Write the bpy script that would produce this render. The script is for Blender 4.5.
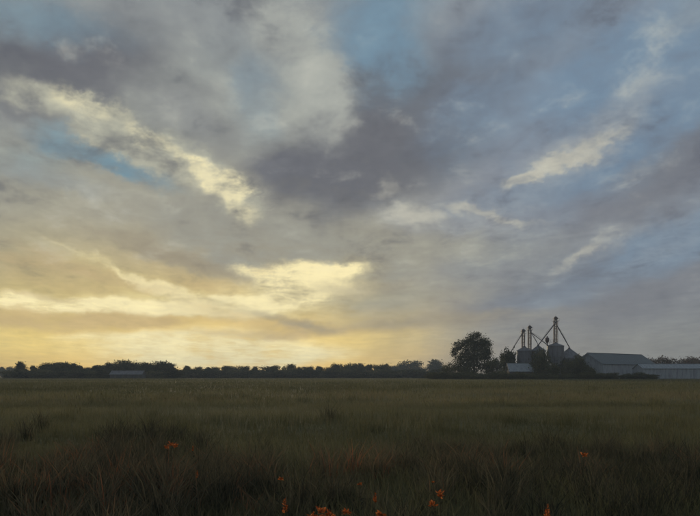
import bpy, math, random
import numpy as np

for o in list(bpy.data.objects):
    bpy.data.objects.remove(o)
SC = bpy.context.scene
COL = SC.collection
random.seed(7)

# ------------------------------------------------------------------ camera
F = 750.0            # focal length in photo pixels (photo 700 px wide)
HY = 376.0           # horizon row in the photo
EYE = 1.7
cam_d = bpy.data.cameras.new('camera')
cam_d.sensor_width = 36.0
cam_d.lens = F / 700.0 * 36.0
cam_d.shift_y = (HY - 258.0) / 700.0
cam_d.clip_start = 0.1
cam_d.clip_end = 20000
cam = bpy.data.objects.new('camera', cam_d)
cam.location = (0, 0, EYE)
cam.rotation_euler = (math.radians(90), 0, 0)
COL.objects.link(cam)
SC.camera = cam

SC.render.engine = 'CYCLES'
SC.view_settings.view_transform = 'Standard'
SC.view_settings.look = 'None'
SC.view_settings.exposure = 0.0
SC.view_settings.gamma = 1.0
SC.view_settings.use_curve_mapping = False
SC.cycles.use_denoising = True
SC.cycles.use_adaptive_sampling = True
SC.cycles.adaptive_threshold = 0.02
SC.cycles.adaptive_min_samples = 8
SC.cycles.volume_bounces = 0
SC.cycles.max_bounces = 6
SC.cycles.diffuse_bounces = 3
SC.cycles.transparent_max_bounces = 8

SUN_AZ = math.radians(-9.0)      # left of straight ahead
SUN_EL = math.radians(4.0)


def lin(c):
    out = []
    for v in c:
        v = v / 255.0
        out.append(v / 12.92 if v <= 0.04045 else ((v + 0.055) / 1.055) ** 2.4)
    return (out[0], out[1], out[2], 1.0)


# ------------------------------------------------------------------ node helper
class Nodes:
    def __init__(self, tree):
        self.t = tree
        self.t.nodes.clear()

    def new(self, kind, **kw):
        n = self.t.nodes.new(kind)
        for k, v in kw.items():
            setattr(n, k, v)
        return n

    def put(self, sock, v):
        if isinstance(v, bpy.types.NodeSocket):
            self.t.links.new(v, sock)
        elif v is not None:
            sock.default_value = v

    def math(self, op, a, b=None, c=None, clamp=False):
        n = self.new('ShaderNodeMath', operation=op, use_clamp=clamp)
        for i, v in enumerate((a, b, c)):
            if v is not None:
                self.put(n.inputs[i], v)
        return n.outputs[0]

    def vmath(self, op, a, b=None, scale=None):
        n = self.new('ShaderNodeVectorMath', operation=op)
        self.put(n.inputs[0], a)
        if b is not None:
            self.put(n.inputs[1], b)
        if scale is not None:
            self.put(n.inputs['Scale'], scale)
        return n.outputs['Value'] if op in ('DOT_PRODUCT', 'LENGTH') else n.outputs[0]

    def comb(self, x, y, z):
        n = self.new('ShaderNodeCombineXYZ')
        for i, v in enumerate((x, y, z)):
            self.put(n.inputs[i], v)
        return n.outputs[0]

    def sep(self, v):
        n = self.new('ShaderNodeSeparateXYZ')
        self.put(n.inputs[0], v)
        return n.outputs

    def noise(self, vec, scale, detail=5, rough=0.55, distort=0.0):
        n = self.new('ShaderNodeTexNoise')
        self.put(n.inputs['Vector'], vec)
        n.inputs['Scale'].default_value = scale
        n.inputs['Detail'].default_value = detail
        n.inputs['Roughness'].default_value = rough
        n.inputs['Distortion'].default_value = distort
        return n.outputs

    def mapping(self, vec, loc=(0, 0, 0), rot=(0, 0, 0), scale=(1, 1, 1), kind='POINT'):
        n = self.new('ShaderNodeMapping', vector_type=kind)
        self.put(n.inputs['Vector'], vec)
        n.inputs['Location'].default_value = loc
        n.inputs['Rotation'].default_value = rot
        n.inputs['Scale'].default_value = scale
        return n.outputs[0]

    def smooth(self, v, lo, hi, tlo=0.0, thi=1.0):
        n = self.new('ShaderNodeMapRange', interpolation_type='SMOOTHSTEP')
        self.put(n.inputs['Value'], v)
        n.inputs['From Min'].default_value = lo
        n.inputs['From Max'].default_value = hi
        n.inputs['To Min'].default_value = tlo
        n.inputs['To Max'].default_value = thi
        return n.outputs[0]

    def mix(self, fac, a, b, blend='MIX'):
        n = self.new('ShaderNodeMix', data_type='RGBA', blend_type=blend)
        self.put(n.inputs[0], fac)
        self.put(n.inputs[6], a)
        self.put(n.inputs[7], b)
        return n.outputs[2]

    def ramp(self, fac, stops, interp='LINEAR'):
        n = self.new('ShaderNodeValToRGB')
        cr = n.color_ramp
        cr.interpolation = interp
        while len(cr.elements) < len(stops):
            cr.elements.new(0.5)
        for e, (p, c) in zip(cr.elements, stops):
            e.position = p
            e.color = c
        self.put(n.inputs[0], fac)
        return n.outputs[0]


# ------------------------------------------------------------------ world: dusk sky with cloud bands
world = bpy.data.worlds.new('World')
SC.world = world
world.use_nodes = True
world.cycles.sampling_method = 'MANUAL'
world.cycles.sample_map_resolution = 256
N = Nodes(world.node_tree)


def build_sky():
    tc = N.new('ShaderNodeTexCoord')
    d = tc.outputs['Generated']
    x, y, z = N.sep(d)
    z = N.math('MAXIMUM', z, 0.0)
    az = N.math('ARCTAN2', x, y)
    el = N.math('ARCSINE', z)
    # cloud deck: the direction carried up to a flat layer, so texture foreshortens to the horizon
    zz = N.math('ADD', z, 0.07)
    deck = N.comb(N.math('DIVIDE', x, zz), N.math('DIVIDE', y, zz), 0.0)
    deck = N.mapping(deck, rot=(0, 0, math.radians(-5)))
    n_str = N.noise(N.mapping(deck, scale=(1.0, 0.35, 1.0)), 1.6, 7, 0.58, 0.3)[0]
    n_det = N.noise(N.mapping(deck, loc=(3.1, 8.2, 0), scale=(1.0, 0.6, 1.0)), 4.5, 7, 0.62, 0.4)[0]
    n_puf = N.noise(N.mapping(d, loc=(1.3, 4.7, 2.2), scale=(1, 1, 1.7)), 9.0, 6, 0.55, 0.2)[0]
    n_fin = N.noise(N.mapping(deck, loc=(7.3, 1.7, 0), scale=(1, 0.75, 1)), 7.0, 8, 0.64, 0.6)[0]
    n_fin = N.math('MULTIPLY_ADD', N.math('SUBTRACT', n_fin, 0.5), N.smooth(el, 0.02, 0.30, 0.25, 1.0), 0.5)
    n_mot = N.noise(N.mapping(d, loc=(2.9, 6.1, 0.4), scale=(1, 1, 1.5)), 15.0, 8, 0.60, 0.25)[0]
    # warped position on the sky
    w1 = N.noise(N.mapping(d, scale=(1, 1, 2.0)), 6.0, 4, 0.5)[1]
    w2 = N.noise(N.mapping(d, loc=(9, 3, 1), scale=(1, 1, 1.4)), 20.0, 7, 0.62)[1]
    wv = N.vmath('SUBTRACT', w1, (0.5, 0.5, 0.5))
    wv2 = N.vmath('SUBTRACT', w2, (0.5, 0.5, 0.5))
    lowk = N.smooth(el, 0.0, 0.28, 0.22, 1.0)
    wv = N.vmath('MULTIPLY', wv, N.comb(0.055, N.math('MULTIPLY', lowk, 0.045), 0.0))
    wv2 = N.vmath('MULTIPLY', wv2, N.comb(0.07, N.math('MULTIPLY', lowk, 0.060), 0.0))
    p = N.vmath('ADD', N.vmath('ADD', N.comb(az, el, 1.0), wv), wv2)

    # clear and veiled sky: warm towards the low sun, slate blue away from it
    sky = N.new('ShaderNodeTexSky', sky_type='NISHITA')
    sky.sun_disc = False
    sky.sun_elevation = SUN_EL
    sky.sun_rotation = SUN_AZ
    sky.air_density = 1.0
    sky.dust_density = 1.5
    sky.ozone_density = 2.0
    nishita = N.vmath('SCALE', sky.outputs[0], scale=0.10)
    t = N.math('DIVIDE', el, 1.0)
    R = lambda rows: [((HY - yy) / F if yy <= HY else 0.0, lin(c)) for yy, c in rows]
    warm = N.ramp(t, R([(376, (240, 178, 92)), (366, (240, 204, 108)), (350, (236, 212, 130)),
                        (312, (208, 188, 124)), (275, (174, 163, 126)), (225, (158, 156, 141)),
                        (150, (146, 150, 144)), (50, (142, 147, 148)), (-200, (126, 136, 146))]))
    cool = N.ramp(t, R([(376, (127, 131, 130)), (345, (126, 131, 134)), (300, (127, 132, 140)),
                        (200, (132, 138, 148)), (100, (140, 149, 159)), (0, (140, 151, 161)),
                        (-200, (126, 139, 152))]))
    daz = N.math('SUBTRACT', p_az(p), -0.22)
    ang = N.math('ABSOLUTE', daz)
    glow_lo = N.smooth(ang, 0.18, 0.43, 1.0, 0.0)
    base = N.mix(glow_lo, cool, warm)
    base = N.mix(0.06, base, nishita)

    layers = []

    def layer(colour, blobs, soft=1.0, erode=1.0, mixn=0.5, opacity=1.0):
        layers.append((colour, blobs, soft, erode, mixn, opacity))

    # blob = photo column, photo row, half length, half height (photo px), tilt in degrees, strength
    # slate and mauve cloud masses
    layer((106, 108, 114), [(30, 62, 120, 50, 4, 1.0), (0, 92, 70, 34, 0, .8), (105, 50, 60, 36, 20, .5),
                            (395, 122, 150, 60, 33, 1.0), (310, 150, 70, 30, 30, .7), (390, 140, 110, 44, 28, .6),
                            (450, 170, 70, 26, 16, .4), (345, 214, 80, 20, -10, .45)], 1.1, .8, 0.5)
    layer((116, 119, 126), [(186, 114, 24, 44, 70, .9), (485, 78, 80, 26, 34, .9), (530, 40, 60, 20, 30, .6), (570, 4, 70, 12, 5, .4),
                            (640, 172, 110, 34, 25, .8), (690, 150, 60, 30, 25, .6), (255, 160, 60, 40, 20, .5),
                            (620, 235, 120, 22, 24, .8), (530, 290, 120, 20, 14, .6),
                            (660, 285, 110, 22, 18, .8), (610, 320, 110, 16, 6, .5)], 1.1, .9, 0.5, .85)
    # warm grey veil
    layer((152, 151, 141), [(190, 222, 170, 34, -17, .7), (255, 250, 110, 30, -10, .8), (330, 250, 90, 40, 0, .7),
                            (345, 300, 80, 30, 0, .5), (420, 270, 120, 40, 8, .6), (270, 215, 80, 30, -8, .5)],
          1.1, .9, 0.6, .85)
    # openings of blue
    layer((116, 144, 158), [(82, 150, 44, 13, -14, 1.1), (138, 174, 44, 10, -20, .8), (30, 160, 40, 14, 0, .5),
                            (20, 10, 90, 22, -4, .6)], .9, .8, 0.5, .9)
    layer((114, 141, 160), [(374, 28, 50, 56, -30, 1.3), (262, 96, 26, 44, -20, .7), (400, 75, 40, 30, -30, .4),
                            (230, 60, 30, 40, 0, .3), (40, 18, 90, 24, 0, .5)], 1.1, .8, 0.4, .85)
    layer((113, 135, 156), [(655, 92, 110, 50, 25, 1.1), (610, 50, 130, 46, 20, .9), (515, 22, 70, 24, 10, .8), (525, 192, 80, 16, 15, .8),
                            (460, 118, 60, 60, 40, .6), (560, 212, 80, 16, 18, .5), (40, 178, 70, 10, -10, .5), (590, 278, 130, 24, 20, .7), (680, 245, 60, 16, 24, .5), (640, 140, 60, 16, 26, .4),
                            (500, 262, 80, 20, 12, .5), (690, 220, 60, 30, 25, .5)], 1.1, .9, 0.5, .85)
    # soft pale cloud
    layer((166, 169, 163), [(296, 44, 66, 28, -40, .9), (322, 78, 20, 14, 10, .5), (308, 112, 36, 30, -20, .9), (270, 20, 60, 24, -30, .6),
                            (330, 90, 24, 34, 20, .5), (225, 105, 50, 40, -10, .5), (15, 120, 60, 34, 14, .6),
                            (690, 14, 36, 18, 20, .6), (150, 105, 50, 24, -20, .5), (20, 40, 20, 30, 0, .3)],
          1.2, 1.0, 0.35, .85)
    layer((160, 158, 143), [(70, 222, 80, 12, -14, .4), (40, 248, 100, 10, -14, .4), (450, 246, 120, 22, -4, .8),
                            (420, 300, 120, 18, 8, .6), (480, 335, 120, 10, 4, .5)], 1.1, 1.0, 0.6, .8)
    # cream light breaking through, upper left
    layer((186, 185, 166), [(58, 106, 44, 12, -10, .6), (108, 124, 60, 15, -16, .8), (160, 146, 60, 14, -20, .8),
                            (212, 174, 50, 24, -26, .8), (110, 150, 50, 6, -22, .5), (168, 172, 40, 7, -22, .5),
                            (246, 206, 26, 14, -20, .5), (20, 92, 30, 10, 10, .3)], 1.1, 1.3, 0.4, .9)
    layer((230, 220, 180), [(78, 106, 22, 8, -10, .8), (122, 118, 20, 7, -20, .6), (150, 138, 26, 8, -10, .9),
                            (204, 168, 22, 12, -20, 1.1), (234, 190, 18, 16, -60, 1.5), (218, 182, 28, 12, -26, 1.0),
                            (182, 152, 18, 6, -30, .5), (250, 218, 14, 8, 0, .9), (100, 138, 30, 4, -24, .5)], 1.2, 2.4, 0.35)
    layer((152, 157, 160), [(560, 165, 80, 22, 28, .8), (620, 120, 70, 20, 32, .6), (590, 250, 80, 14, 26, .7),
                            (660, 255, 80, 12, 24, .7), (440, 215, 90, 18, -6, .8), (690, 215, 50, 10, 26, .6),
                            (500, 235, 60, 12, -8, .5)], 1.2, 1.5, 0.65, .85)
    layer((182, 180, 168), [(520, 181, 22, 6, 16, 1.0), (542, 172, 30, 8, 22, .8), (575, 158, 44, 8, 26, .6),
                            (612, 138, 44, 7, 28, .4), (404, 212, 20, 10, 10, 1.0), (434, 218, 20, 10, -8, 1.1),
                            (480, 212, 30, 6, -16, 1.0), (516, 225, 24, 5, -10, .7), (566, 264, 28, 6, 26, .6),
                            (598, 248, 22, 5, 28, .5), (380, 190, 16, 8, 20, .7)],
          1.0, 1.9, 0.5, .85)
    # yellow light low in the sky
    layer((214, 198, 140), [(120, 302, 150, 10, -2, .8), (270, 300, 110, 14, 4, .8), (150, 284, 80, 10, -20, .7),
                            (80, 262, 60, 6, -20, .25), (310, 276, 60, 18, 6, .7), (230, 352, 140, 18, 0, .8)], 1.1, 1.2, 0.7, .85)
    layer((250, 235, 182), [(285, 270, 30, 11, 14, 1.2), (308, 279, 34, 12, 4, 1.3), (338, 268, 34, 7, 4, .9),
                            (280, 298, 66, 8, 8, 1.3), (215, 308, 64, 9, 2, 1.3), (160, 287, 36, 5, -22, .9),
                            (186, 297, 36, 6, -20, .9), (114, 266, 30, 3, -22, .45), (70, 250, 28, 2.5, -24, .35),
                            (214, 351, 105, 18, 0, 1.6), (310, 354, 60, 8, 0, .6), (60, 302, 80, 6, -4, 1.0), (25, 306, 50, 6, 0, .8),
                            (130, 306, 60, 6, -2, .9), (244, 268, 12, 5, 0, .7), (100, 336, 60, 4, 2, .5), (290, 284, 70, 24, 6, .6), (150, 304, 150, 12, 0, .5), (250, 330, 120, 10, 4, .3)], 1.15, 1.75, 0.65)
    # rose brown bars in front of it
    layer((190, 166, 124), [(62, 318, 90, 9, -2, 1.0), (40, 327, 80, 6, -3, .7), (150, 321, 60, 7, -2, .7),
                            (45, 296, 50, 3, -4, .7), (250, 319, 70, 9, -8, .8), (310, 330, 100, 7, 3, .8),
                            (230, 335, 60, 4, 0, .5), (110, 274, 90, 7, -15, .8), (30, 266, 60, 7, -8, .7),
                            (205, 285, 30, 7, -10, .6), (262, 270, 12, 6, 20, .5), (30, 355, 70, 9, 0, .3),
                            (390, 352, 60, 8, 0, .5), (60, 284, 70, 4, -8, .5)], 1.0, 1.6, 0.8, .68)
    layer((156, 147, 128), [(280, 318, 60, 6, -14, .7), (360, 288, 60, 10, 4, .7), (400, 320, 100, 7, 3, .6),
                            (470, 322, 110, 8, 4, .6), (185, 262, 70, 9, -14, .6), (140, 246, 80, 8, -14, .5)],
          .9, 1.1, 0.75, .8)

    c = base
    nrm = lambda q, k: N.math('MULTIPLY', N.math('SUBTRACT', q, 0.5), k)
    a_str, a_puf, a_fin, a_det = nrm(n_str, 2.6), nrm(n_puf, 2.4), nrm(n_fin, 1.6), nrm(n_det, 1.6)
    a_sm = N.math('ADD', N.math('ADD', a_fin, a_det), nrm(n_mot, 1.8))
    for colour, blobs, soft, erode, mixn, opacity in layers:
        s = None
        for (bx, by, ax, ay, rot, amp) in blobs:
            a = math.atan((bx - 350.0) / F)
            e = math.atan((HY - by) / F * math.cos(a))
            ct, sn = math.cos(math.radians(rot)), math.sin(math.radians(rot))
            q = math.sqrt(amp)
            lx, ly = ax * 1.7 / F / math.sqrt(q), ay * 1.7 / F / math.sqrt(q)
            u = N.vmath('DOT_PRODUCT', p, (ct / lx, sn / lx, -(a * ct + e * sn) / lx))
            v = N.vmath('DOT_PRODUCT', p, (-sn / ly, ct / ly, -(-a * sn + e * ct) / ly))
            r2 = N.math('MULTIPLY_ADD', u, u, N.math('MULTIPLY', v, v))
            g = N.math('MAXIMUM', N.math('SUBTRACT', q, r2), 0.0)
            s = N.math('MULTIPLY', g, g) if s is None else N.math('MULTIPLY_ADD', g, g, s)
        nn = N.math('ADD', N.math('MULTIPLY', a_str, mixn), N.math('MULTIPLY', a_puf, 1 - mixn))
        nn = N.math('ADD', nn, a_sm)
        body = N.smooth(s, 0.0, 1.25 * soft)
        fray = N.math('MULTIPLY_ADD', nn, 0.62 * erode, 0.80)
        fray = N.math('MULTIPLY_ADD', body, 0.25, fray)
        fray = N.math('MINIMUM', N.math('MAXIMUM', fray, 0.0), 1.1)
        wgt = N.math('MINIMUM', N.math('MULTIPLY', N.math('MULTIPLY', body, fray), opacity), 1.0)
        c = N.mix(wgt, c, lin(colour))
    # ragged scud: pale tufts and darker bellies at the size of single clouds
    scud = N.math('MULTIPLY_ADD', n_det, 0.40, N.math('MULTIPLY', n_mot, 0.60))
    upk = N.smooth(el, 0.05, 0.20)
    c = N.mix(N.math('MULTIPLY', N.smooth(scud, 0.53, 0.72, 0.0, 0.42), upk), c, lin((178, 178, 170)))
    c = N.mix(N.math('MULTIPLY', N.smooth(scud, 0.47, 0.30, 0.0, 0.50), upk), c, lin((98, 102, 112)))
    # broken tone inside the cloud
    tone = N.math('ADD', N.math('MULTIPLY', n_det, 0.35), N.math('MULTIPLY', n_fin, 0.35))
    tone = N.math('MULTIPLY_ADD', n_mot, 0.50, tone)
    tone = N.math('SUBTRACT', tone, 0.10)
    tint = N.ramp(tone, [(0.34, (0.80, 0.80, 0.825, 1)), (0.5, (1.0, 1.0, 1.0, 1)), (0.66, (1.20, 1.195, 1.155, 1))])
    c = N.mix(1.0, c, tint, 'MULTIPLY')
    bg = N.new('ShaderNodeBackground')
    N.put(bg.inputs[0], c)
    bg.inputs[1].default_value = 1.0
    out = N.new('ShaderNodeOutputWorld')
    N.t.links.new(bg.outputs[0], out.inputs[0])


def p_az(p):
    return N.sep(p)[0]


build_sky()

# ------------------------------------------------------------------ the veiled sun, low ahead on the left
sun_d = bpy.data.lights.new('sun', 'SUN')
sun_d.energy = 2.0
sun_d.angle = math.radians(14)
sun_d.color = (1.0, 0.78, 0.50)
sun = bpy.data.objects.new('sun', sun_d)
sdir = (math.sin(SUN_AZ) * math.cos(SUN_EL), math.cos(SUN_AZ) * math.cos(SUN_EL), math.sin(SUN_EL))
from mathutils import Vector, Matrix
sun.rotation_euler = Vector(sdir).to_track_quat('Z', 'Y').to_euler()
sun.location = (-60, 300, 60)
COL.objects.link(sun)


# ------------------------------------------------------------------ materials
def material(name, build):
    m = bpy.data.materials.new(name)
    m.use_nodes = True
    n = Nodes(m.node_tree)
    sh = build(n)
    o = n.new('ShaderNodeOutputMaterial')
    n.t.links.new(sh, o.inputs[0])
    return m


def principled(n, colour, rough=0.8, metal=0.0, bump=None, bump_s=0.3, spec=0.3):
    b = n.new('ShaderNodeBsdfPrincipled')
    n.put(b.inputs['Base Color'], colour)
    n.put(b.inputs['Roughness'], rough)
    b.inputs['Metallic'].default_value = metal
    b.inputs['Specular IOR Level'].default_value = spec
    if bump is not None:
        k = n.new('ShaderNodeBump')
        k.inputs['Strength'].default_value = bump_s
        n.put(k.inputs['Height'], bump)
        n.put(b.inputs['Normal'], k.outputs[0])
    return b.outputs[0]


def pos(n):
    return n.new('ShaderNodeNewGeometry').outputs['Position']


def leaf_mat(name, dark, light, dry=None, transl=0.35):
    def f(n):
        a = n.new('ShaderNodeAttribute', attribute_name='tint')
        f_ = a.outputs['Fac']
        stops = [(0.0, (*dark, 1)), (0.75, (*light, 1))]
        stops.append((1.0, (*(dry or light), 1)))
        c = n.ramp(f_, stops)
        big = n.noise(pos(n), 0.12, 3, 0.5)[0]
        c = n.mix(1.0, c, n.ramp(big, [(0.3, (0.75, 0.8, 0.8, 1)), (0.7, (1.2, 1.15, 1.05, 1))]), 'MULTIPLY')
        d = n.new('ShaderNodeBsdfDiffuse')
        n.put(d.inputs[0], c)
        t = n.new('ShaderNodeBsdfTranslucent')
        n.put(t.inputs[0], c)
        m = n.new('ShaderNodeMixShader')
        m.inputs[0].default_value = transl
        n.t.links.new(d.outputs[0], m.inputs[1])
        n.t.links.new(t.outputs[0], m.inputs[2])
        return m.outputs[0]
    return material(name, f)


def metal_mat(name, col, stain, rough=0.5, metal=0.0, rib=None):
    def f(n):
        tc = n.new('ShaderNodeTexCoord').outputs['Object']
        a = n.noise(n.mapping(tc, scale=(1, 1, 0.18)), 0.9, 6, 0.65)[0]
        b = n.noise(tc, 4.0, 5, 0.6)[0]
        k = n.smooth(n.math('ADD', n.math('MULTIPLY', a, 0.7), n.math('MULTIPLY', b, 0.3)), 0.42, 0.66)
        c = n.mix(k, (*col, 1), (*stain, 1))
        return principled(n, c, n.smooth(b, 0.3, 0.7, rough - 0.1, rough + 0.2), metal, b, 0.15)
    return material(name, f)


def ground_build(n):
    p = pos(n)
    a = n.noise(n.mapping(p, scale=(0.35, 1.0, 1)), 0.05, 5, 0.6)[0]
    b = n.noise(p, 0.7, 6, 0.65)[0]
    c_ = n.noise(n.mapping(p, scale=(0.25, 1.0, 1)), 0.012, 4, 0.55)[0]
    col = n.ramp(a, [(0.32, (0.095, 0.095, 0.046, 1)), (0.5, (0.140, 0.135, 0.070, 1)), (0.68, (0.175, 0.155, 0.085, 1))])
    col = n.mix(n.smooth(c_, 0.48, 0.62, 0, 0.6), col, (0.062, 0.066, 0.034, 1))
    col = n.mix(n.smooth(b, 0.35, 0.7, 0, 0.6), col, (0.040, 0.032, 0.018, 1))
    return principled(n, col, 0.95, 0, b, 0.6, 0.1)


M = {}
M['ground'] = material('field_soil', ground_build)
M['grass'] = leaf_mat('grass_blades', (0.092, 0.092, 0.050), (0.205, 0.195, 0.115), (0.22, 0.185, 0.115), 0.45)
M['weed'] = leaf_mat('weed_blades', (0.044, 0.048, 0.038), (0.185, 0.158, 0.104), (0.30, 0.13, 0.072), 0.40)
M['leaf_dark'] = leaf_mat('tree_leaves_dark', (0.026, 0.033, 0.018), (0.062, 0.070, 0.034), (0.085, 0.080, 0.040), 0.25)
M['leaf_olive'] = leaf_mat('tree_leaves_olive', (0.060, 0.064, 0.032), (0.125, 0.120, 0.062), (0.16, 0.125, 0.07), 0.25)
M['leaf_rust'] = leaf_mat('tree_leaves_rust', (0.055, 0.036, 0.026), (0.115, 0.072, 0.048), (0.15, 0.08, 0.05), 0.25)
M['bark'] = material('bark', lambda n: principled(
    n, n.ramp(n.noise(n.mapping(pos(n), scale=(3, 3, 0.6)), 2.0, 5, 0.6)[0],
              [(0.3, (0.035, 0.028, 0.022, 1)), (0.7, (0.095, 0.078, 0.060, 1))]), 0.95))
M['bin'] = metal_mat('galvanised_bin', (0.17, 0.17, 0.18), (0.10, 0.095, 0.095), 0.55, 0.2)
M['bin_pale'] = metal_mat('pale_bin', (0.33, 0.34, 0.37), (0.22, 0.22, 0.24), 0.55, 0.1)
M['steel'] = metal_mat('dark_steel', (0.10, 0.095, 0.11), (0.12, 0.07, 0.055), 0.6, 0.2)
M['roof_dark'] = metal_mat('dark_metal_roof', (0.085, 0.102, 0.110), (0.13, 0.138, 0.14), 0.5)
M['pale'] = metal_mat('pale_metal_sheet', (0.33, 0.345, 0.36), (0.20, 0.205, 0.215), 0.6)
M['pale_roof'] = metal_mat('pale_metal_roof', (0.27, 0.29, 0.30), (0.17, 0.18, 0.19), 0.55)
M['dark_wall'] = metal_mat('dark_boards', (0.10, 0.095, 0.09), (0.06, 0.055, 0.05), 0.8)
M['door'] = metal_mat('barn_door', (0.075, 0.075, 0.08), (0.05, 0.045, 0.045), 0.7)
M['glass'] = material('dark_glass', lambda n: principled(n, (0.02, 0.025, 0.03, 1), 0.15, 0, None, 0.3, 0.5))


def flower_build(n):
    a = n.new('ShaderNodeAttribute', attribute_name='tint').outputs['Fac']
    c = n.ramp(a, [(0.0, (0.20, 0.050, 0.020, 1)), (0.6, (0.48, 0.130, 0.036, 1)), (1.0, (0.72, 0.26, 0.085, 1))])
    d = n.new('ShaderNodeBsdfDiffuse')
    n.put(d.inputs[0], c)
    t = n.new('ShaderNodeBsdfTranslucent')
    n.put(t.inputs[0], c)
    m = n.new('ShaderNodeMixShader')
    m.inputs[0].default_value = 0.5
    n.t.links.new(d.outputs[0], m.inputs[1])
    n.t.links.new(t.outputs[0], m.inputs[2])
    return m.outputs[0]


M['petal'] = material('orange_petals', flower_build)
M['stem'] = material('weed_stem', lambda n: principled(n, (0.07, 0.06, 0.028, 1), 0.9))


# ------------------------------------------------------------------ object helpers
def tag(o, label=None, cat=None, group=None, kind=None):
    for k, v in (('label', label), ('category', cat), ('group', group), ('kind', kind)):
        if v:
            o[k] = v
    return o


def link(name, me, mat=None, parent=None, loc=None):
    o = bpy.data.objects.new(name, me)
    COL.objects.link(o)
    if mat is not None and not me.materials:
        me.materials.append(mat)
    if parent is not None:
        o.parent = parent
    if loc is not None:
        o.location = loc
    return o


def empty(name, loc, rz=0.0):
    o = bpy.data.objects.new(name, None)
    COL.objects.link(o)
    o.location = loc
    o.rotation_euler = (0, 0, rz)
    o.empty_display_size = 0.5
    return o


def mesh_np(name, verts, faces_flat, nside, tint=None):
    """verts (n,3), faces as a flat index array with nside corners each"""
    me = bpy.data.meshes.new(name)
    verts = np.asarray(verts, dtype=np.float32)
    faces_flat = np.asarray(faces_flat, dtype=np.int32).ravel()
    nf = len(faces_flat) // nside
    me.vertices.add(len(verts))
    me.vertices.foreach_set('co', verts.ravel())
    me.loops.add(len(faces_flat))
    me.loops.foreach_set('vertex_index', faces_flat)
    me.polygons.add(nf)
    me.polygons.foreach_set('loop_start', np.arange(nf, dtype=np.int32) * nside)
    if tint is not None:
        at = me.attributes.new('tint', 'FLOAT', 'POINT')
        at.data.foreach_set('value', np.asarray(tint, dtype=np.float32))
    me.update(calc_edges=True)
    return me


class MB:
    """collects simple solids into one mesh"""
    def __init__(self):
        self.v, self.f = [], []

    def add(self, vs, fs):
        b = len(self.v)
        self.v += [tuple(q) for q in vs]
        self.f += [tuple(b + i for i in q) for q in fs]
        return self

    def box(self, x0, x1, y0, y1, z0, z1):
        return self.add([(x0, y0, z0), (x1, y0, z0), (x1, y1, z0), (x0, y1, z0),
                         (x0, y0, z1), (x1, y0, z1), (x1, y1, z1), (x0, y1, z1)],
                        [(3, 2, 1, 0), (4, 5, 6, 7), (0, 1, 5, 4), (1, 2, 6, 5), (2, 3, 7, 6), (3, 0, 4, 7)])

    def tube(self, pts, radii, n=8, caps=True):
        pts = [Vector(q) for q in pts]
        rings = []
        for i, q in enumerate(pts):
            t = (pts[min(i + 1, len(pts) - 1)] - pts[max(i - 1, 0)]).normalized()
            a = Vector((1, 0, 0)) if abs(t.x) < 0.8 else Vector((0, 1, 0))
            u = t.cross(a).normalized()
            w = t.cross(u)
            r = radii[i] if isinstance(radii, (list, tuple)) else radii
            rings.append([q + u * (r * math.cos(2 * math.pi * k / n)) + w * (r * math.sin(2 * math.pi * k / n)) for k in range(n)])
        vs = [q for r in rings for q in r]
        fs = []
        for i in range(len(rings) - 1):
            for k in range(n):
                fs.append((i * n + k, i * n + (k + 1) % n, (i + 1) * n + (k + 1) % n, (i + 1) * n + k))
        if caps:
            fs.append(tuple(range(n - 1, -1, -1)))
            fs.append(tuple((len(rings) - 1) * n + k for k in range(n)))
        return self.add(vs, fs)

    def lathe(self, prof, n=28, cx=0.0, cy=0.0):
        vs, fs = [], []
        for r, zz in prof:
            for k in range(n):
                a = 2 * math.pi * k / n
                vs.append((cx + r * math.cos(a), cy + r * math.sin(a), zz))
        for i in range(len(prof) - 1):
            for k in range(n):
                fs.append((i * n + k, i * n + (k + 1) % n, (i + 1) * n + (k + 1) % n, (i + 1) * n + k))
        fs.append(tuple(range(n - 1, -1, -1)))
        fs.append(tuple((len(prof) - 1) * n + k for k in range(n)))
        return self.add(vs, fs)

    def build(self, name, mat, parent=None):
        me = bpy.data.meshes.new(name)
        me.from_pydata(self.v, [], self.f)
        me.update()
        return link(name, me, mat, parent)


def at(px, D):
    """ground x of a photo column at distance D"""
    return (px - 350.0) / F * D


def hz(py, D):
    """height of a photo row at distance D"""
    return EYE + (HY - py) / F * D


# ------------------------------------------------------------------ ground
def build_ground():
    # one sheet, finer near the camera, with slight swells that die out with distance
    xs = np.concatenate([-np.geomspace(1450, 2, 46), [0], np.geomspace(2, 1450, 46)])
    ys = np.concatenate([[-150, -60, -20, -5], np.geomspace(1, 2300, 90)])
    X, Y = np.meshgrid(xs, ys)
    Z = 0.05 * np.sin(X * 0.31 + 0.7) * np.sin(Y * 0.23 + 1.1) + 0.03 * np.sin(X * 0.9 + Y * 0.6)
    Z *= np.clip(1.2 - np.hypot(X, Y) / 120.0, 0, 1)
    V = np.stack([X, Y, Z], -1).reshape(-1, 3)
    nx, ny = len(xs), len(ys)
    i, j = np.meshgrid(np.arange(nx - 1), np.arange(ny - 1))
    a = (j * nx + i).ravel()
    Fq = np.stack([a, a + 1, a + nx + 1, a + nx], -1)
    me = mesh_np('field', V, Fq, 4)
    me.polygons.foreach_set('use_smooth', np.ones(len(me.polygons), dtype=bool))
    o = link('field', me, M['ground'])
    o['kind'] = 'structure'
    tag(o, 'dark green hay field running back to the treeline')


build_ground()


def gz(x, y):
    z = 0.05 * np.sin(x * 0.31 + 0.7) * np.sin(y * 0.23 + 1.1) + 0.03 * np.sin(x * 0.9 + y * 0.6)
    return z * np.clip(1.2 - np.hypot(x, y) / 120.0, 0, 1)


# ------------------------------------------------------------------ grass
rng = np.random.default_rng(11)


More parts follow.
